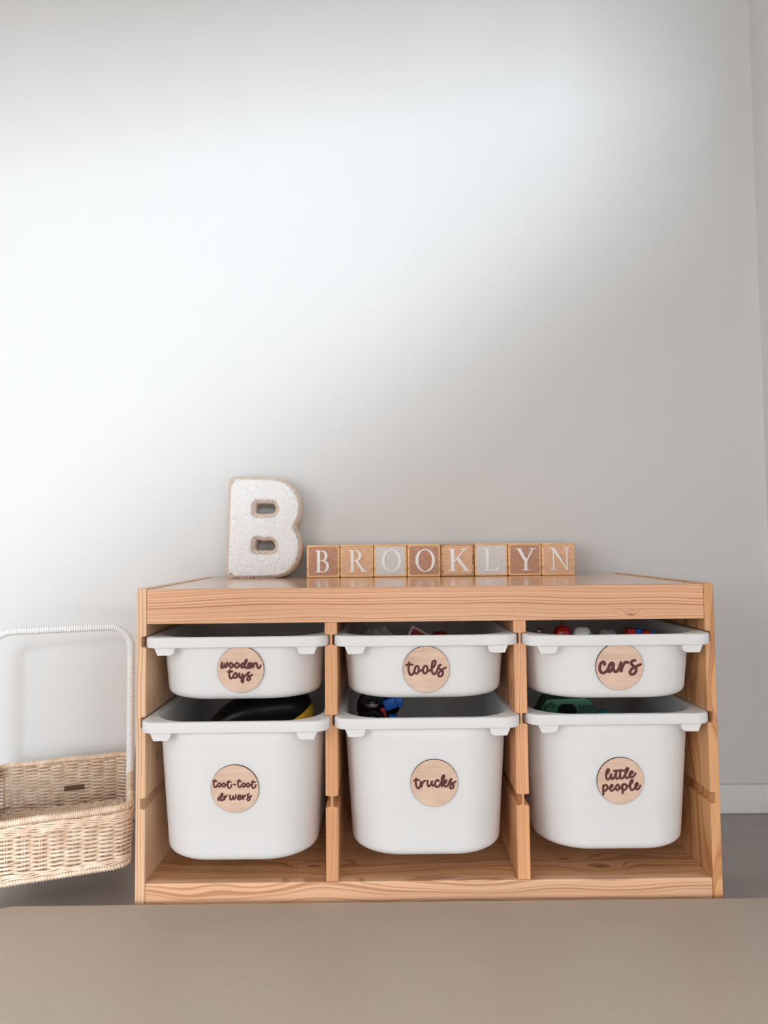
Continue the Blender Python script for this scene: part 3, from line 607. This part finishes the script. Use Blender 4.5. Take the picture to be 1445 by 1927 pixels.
# running gear below the basket
WD = plain('wheel_wood', srgb(205, 165, 120), .5); TY = plain('tyre_rubber', srgb(225, 220, 212), .7)
for sx in (-1, 1):
    for sy in (-1, 1):
        bm = bmesh.new(); cyl(bm, (sx*(hx-.08), hy-.075+sy*.043, .030), .030, .014, 'X'); wv = obj('wheel', bm, TY, bk, bevel=.002)
        bm = bmesh.new(); cyl(bm, (sx*(hx-.08), hy-.075+sy*.043, .030), .012, .018, 'X'); obj('hub', bm, WD, wv, bevel=.001)
for sy in (-1, 1):
    bm = bmesh.new(); cyl(bm, (0, hy-.075+sy*.043, .030), .004, 2*(hx-.08), 'X')
    for sx in (-1, 1): cyl(bm, (sx*(hx-.1), hy-.075+sy*.043, .052), .004, .046)
    obj('axle', bm, MTL, bk)

# ---------------- toys in the bins ----------------
BLK = plain('black_gloss', (.004, .004, .0045), .3, spec=.2); YEL = plain('yellow_plastic', srgb(225, 180, 40), .35)
BLU = plain('blue_plastic', srgb(10, 100, 200), .35); RED = plain('red_plastic', srgb(200, 25, 30), .3, coat=.5); CHR = plain('chrome', (.8, .8, .82), .15, 1.)
GRN = plain('green_plastic', srgb(50, 105, 82), .35); DGR = plain('dark_green_plastic', srgb(28, 58, 48), .35); TEA = plain('teal_plastic', srgb(20, 130, 130), .3)
WHT = plain('white_gloss', (.82, .82, .82), .2, coat=.6); LIM = plain('lime_plastic', srgb(110, 190, 50), .35); GRY = plain('grey_plastic', srgb(150, 150, 155), .35)
FB = G[1]-GH+.0175-DP+.004; FS = G[0]-GH+.0175-SH+.004   # inner floors of deep and shallow bins
def support(name, x, y, sx, sy, z0, z1, label, col):
    bm = bmesh.new(); box(bm, x-sx, x+sx, y-sy, y+sy, z0, z1)
    for i in range(2):
        for j in range(2): cyl(bm, (x+(i-.5)*sx, y+(j-.5)*sy, z1+.003), .008, .006)
    tag(obj(name, bm, col, bevel=.003), label, 'toy')
# black toy lying in the left deep bin
support('toy_brick', -.300, .15, .05, .05, FB, .270, 'grey building brick below the black toy boat', GRY)
t = empty('toy_boat', (-.293, .128, .2775)); tag(t, 'glossy black rounded toy with a yellow edge in the lower left bin', 'toy'); t.rotation_euler = (.0, -.10, .10)
bm = bmesh.new(); N = 40; sect = []
def hull(x, wy, z0, z1, n=20):  # cross-section ring (y,z)
    return [Vector((x, wy*math.copysign(abs(math.cos(a))**.7, math.cos(a)), (z0+z1)/2+(z1-z0)/2*math.copysign(abs(math.sin(a))**.8, math.sin(a)))) for a in [2*math.pi*i/n for i in range(n)]]
prof = [(-.098, .012, .002, .008), (-.092, .03, .0, .020), (-.075, .042, -.0, .038), (-.05, .05, 0, .055), (-.02, .054, 0, .067), (.02, .055, 0, .072), (.05, .052, 0, .070), (.075, .045, .002, .062), (.09, .034, .008, .054), (.098, .015, .02, .040)]
loops(bm, [hull(*p) for p in prof], True, True); o = obj('shell', bm, BLK, t, smooth=True); s_ = o.modifiers.new('s', 'SUBSURF'); s_.levels = 2; s_.render_levels = 2
bm = bmesh.new(); prof2 = [(.04, .045, -.001, .012), (.055, .0525, -.001, .020), (.075, .047, .0, .034), (.091, .037, .004, .043), (.100, .017, .012, .036)]
loops(bm, [hull(*p) for p in prof2], True, True); o = obj('edge_trim', bm, YEL, t, smooth=True); s_ = o.modifiers.new('s', 'SUBSURF'); s_.levels = 2; s_.render_levels = 2; o['label'] = 'yellow lower edge'
# monster truck standing in the middle deep bin
t = empty('toy_truck', (-.096, .110, FB+.001)); tag(t, 'black toy truck with a chrome spring and blue and red pieces', 'toy')
bm = bmesh.new(); box(bm, -.018, .024, -.01, .05, 0, .235-.03); obj('chassis', bm, BLK, t, bevel=.006)
for (x, y, z, r) in ((.006, .02, .205, .028), (.006, -.012, .185, .024), (.034, .03, .205, .022)):
    bm = bmesh.new(); cyl(bm, (x, y, z), r, .026, 'Y', 36); wv = obj('wheel', bm, BLK, t, bevel=.006, bseg=3)
    bm = bmesh.new(); cyl(bm, (x, y-.0135, z), r*.45, .004, 'Y', 24); obj('hub', bm, GRY if y < 0 else BLK, wv, bevel=.0015)
bm = bmesh.new()
for i in range(4):
    pts = [Vector((.006+.0145*math.cos(a)*(1-.12*i), .006+.0145*math.sin(a)*(1-.12*i), .212-.0035*i)) for a in [2*math.pi*k/24 for k in range(24)]]; tube(bm, pts, .0016, 8, closed=True)
cyl(bm, (.006, .006, .206), .006, .018); obj('spring', bm, CHR, t, smooth=True)
for (a, m, rot) in (((.026, .0485, -.008, .010, .203, .222), BLU, -.35), ((.040, .060, -.004, .014, .206, .224), BLU, .0), ((.034, .049, -.012, .004, .178, .194), BLU, .15), ((.020, .030, -.014, .0, .190, .207), RED, -.2)):
    bm = bmesh.new(); c = Vector(((a[0]+a[1])/2, (a[2]+a[3])/2, (a[4]+a[5])/2)); Mx = Matrix.Translation(c) @ Matrix.Rotation(rot, 4, 'Y') @ Matrix.Translation(-c); box(bm, *a, Mx); obj('side_piece', bm, m, t, bevel=.002)
# green truck in the right deep bin
support('toy_brick', .250, .115, .04, .045, FB, .2715, 'grey building brick below the green toy jeep', GRY)
t = empty('toy_jeep', (.250, .105, .2835), rz=-.06); tag(t, 'green toy jeep lying in the lower right bin', 'toy')
bm = bmesh.new(); prism(bm, [(-.046, .012), (-.046, .035), (-.040, .046), (-.034, .052), (.028, .056), (.040, .052), (.046, .040), (.046, .010), (.030, .008), (-.030, .008)], -.026, .026, lambda u, v, d: Vector((u, d, v))); obj('body', bm, GRN, t, bevel=.0025)
bm = bmesh.new(); prism(bm, [(-.020, .016), (-.016, .040), (-.010, .045), (.008, .045), (.014, .038), (.016, .016)], -.030, -.0255, lambda u, v, d: Vector((u, d, v))); obj('window', bm, BLK, t, bevel=.001)
bm = bmesh.new()
for i in range(7): box(bm, .019+i*.0036, .0205+i*.0036, -.0275, -.0255, .030, .043)
obj('grille', bm, DGR, t)
for x in (-.034, .034):
    for y in (-.026, .026):
        bm = bmesh.new(); cyl(bm, (x, y, .010), .015, .012, 'Y', 28); obj('wheel', bm, BLK if x > 0 else DGR, t, bevel=.003)
bm = bmesh.new(); tube(bm, [(-.040, -.027, .018), (-.038, -.027, .040), (-.028, -.027, .047), (-.022, -.027, .040)], .0022, 8); box(bm, -.05, -.042, -.024, .024, .018, .030); obj('roll_bar', bm, DGR, t, smooth=False)
bm = bmesh.new(); ball(bm, (0, 0, .0), .018, sz=1.); o = obj('toy_ball', bm, TEA, smooth=True); o.location = (.313, .085, .299); tag(o, 'teal rounded toy, only its top showing in the lower right bin', 'toy')
support('toy_brick', .313, .085, .014, .014, FB, .275, 'grey building brick below the teal toy', GRY)
# tools bin: packet card, red cap, clear bag
t = empty('toy_packet', (-.032, .10, FS+.014)); tag(t, 'red and yellow printed packet sticking up in the tools bin', 'packet'); t.rotation_euler = (-.12, .50, .1)
bm = bmesh.new(); box(bm, -.028, .030, 0, .004, .012, .085); obj('card', bm, plain('card_cream', srgb(215, 195, 185), .6), t)
bm = bmesh.new(); box(bm, -.024, .027, -.0006, -.0001, .014, .081); obj('red_print', bm, plain('print_red', srgb(150, 25, 30), .6), t)
bm = bmesh.new(); box(bm, -.010, .012, -.0012, -.0007, .020, .076); box(bm, .016, .024, -.0012, -.0007, .05, .078); pr_ = obj('yellow_print', bm, plain('print_yellow', srgb(215, 150, 40), .6), t)
bm = bmesh.new(); box(bm, -.006, .008, -.0018, -.0013, .060, .070); obj('dark_print', bm, plain('print_dark', srgb(60, 40, 35), .6), pr_)
bm = bmesh.new(); cyl(bm, (0, 0, .046), .017, .092, r2=.014); o = obj('toy_jar', bm, plain('dark_red_plastic', srgb(130, 20, 25), .35), bevel=.006, bseg=3); o.location = (.030, .09, FS); tag(o, 'dark red rounded toy top beside the packet in the tools bin', 'toy')
bm = bmesh.new(); bmesh.ops.create_icosphere(bm, subdivisions=4, radius=.038); rn = random.Random(5)
for v in bm.verts: v.co *= 1+.16*math.sin(v.co.x*210+v.co.z*160)*math.sin(v.co.y*190+1)+rn.uniform(-.04, .04)
for v in bm.verts: v.co.z += .034
k = NT('clear_wrap'); k.b.inputs['Base Color'].default_value = (.75, .75, .75, 1); k.b.inputs['Roughness'].default_value = .12; k.b.inputs['Alpha'].default_value = .35
o = obj('plastic_bag', bm, k.m, smooth=False); o.location = (-.078, .115, FS+.024); tag(o, 'crumpled clear plastic bag left of the packet in the tools bin', 'bag')
# cars bin
def toycar(name, x, y, rz, body, label, h=.074, w=.030, extra=None, tilt=0):
    t = empty(name, (x, y, FS), rz=rz); tag(t, label, 'toy car')
    bm = bmesh.new()
    secs = [(.50, 0), (.50, .2), (.5, .5), (.49, .72), (.44, .88), (.30, .97)]
    ls = []
    for s, f in secs: ls.append([Vector((w*s*math.copysign(abs(math.cos(a))**.6, math.cos(a)), w*.42*(s*2)*math.copysign(abs(math.sin(a))**.6, math.sin(a)), h*f)) for a in [2*math.pi*i/20 for i in range(20)]])
    loops(bm, ls, True, True); o = obj('body', bm, body, t, smooth=True); s_ = o.modifiers.new('s', 'SUBSURF'); s_.levels = 1; s_.render_levels = 1
    for sx in (-1, 1):
        for zz in (.22, .72): bm = bmesh.new(); cyl(bm, (sx*w*.5, w*.25, h*zz), h*.10, w*.18, 'X', 20); obj('wheel', bm, BLK, t, bevel=.001)
    bm = bmesh.new(); cyl(bm, (0, -w*.36, h*.55), w*.30, w*.14, 'Y', 16); obj('windscreen', bm, BLK, t, bevel=.002)
    if extra: extra(t, w, h)
    return t
def stripe(m):
    def f(t, w, h):
        bm = bmesh.new(); N = 16; ls = []
        for xo in (.17, .36): ls.append([Vector((w*xo, w*.46*math.cos(a), h*.72+w*(.62-xo*.3)*math.sin(a)*1.05)) for a in [math.pi*2*i/N for i in range(N)]])
        loops(bm, ls, True, True); obj('stripe', bm, m, t, bevel=.001)
    return f
toycar('toy_car', .243, .085, .2, RED, 'red toy car nearest the left in the cars bin', h=.105, w=.032)
toycar('toy_car', .276, .078, -.1, WHT, 'white toy car with a lime green stripe in the cars bin', h=.104, w=.036, extra=stripe(LIM))
toycar('toy_car', .321, .08, .5, GRY, 'pale grey toy car right of the lime striped one', h=.099, w=.034)
for x, m1, lab in ((.366, 'a', 'red and blue toy car right of the grey one'), (.392, 'b', 'small red and blue toy car furthest right in the cars bin')):
    hgt = .0955 if m1 == 'a' else .0915
    t = empty('toy_car', (x, .085, FS)); tag(t, lab, 'toy car')
    bm = bmesh.new(); box(bm, -.011, .003, -.01, .01, .0, hgt); obj('body', bm, RED, t, bevel=.002)
    bm = bmesh.new(); cyl(bm, (.008, 0, hgt/2), .009 if m1 == 'a' else .006, hgt-.002); obj('cab', bm, BLU, t, bevel=.002)
for x, y, hh_, r in ((.203, .08, .098, .005), (.262, .16, .117, .005)):
    bm = bmesh.new(); cyl(bm, (0, 0, hh_/2), r, hh_, r2=r*.5); ball(bm, (0, 0, hh_-.004), r*1.3, sx=1.8, sz=.6); o = obj('toy_figure', bm, CHR, smooth=True); o.location = (x, y, FS); o.rotation_euler = (0, 0, 1)
    tag(o, 'shiny silver toy at the left corner of the cars bin' if x < .25 else 'shiny silver toy standing behind the red toy car', 'toy')
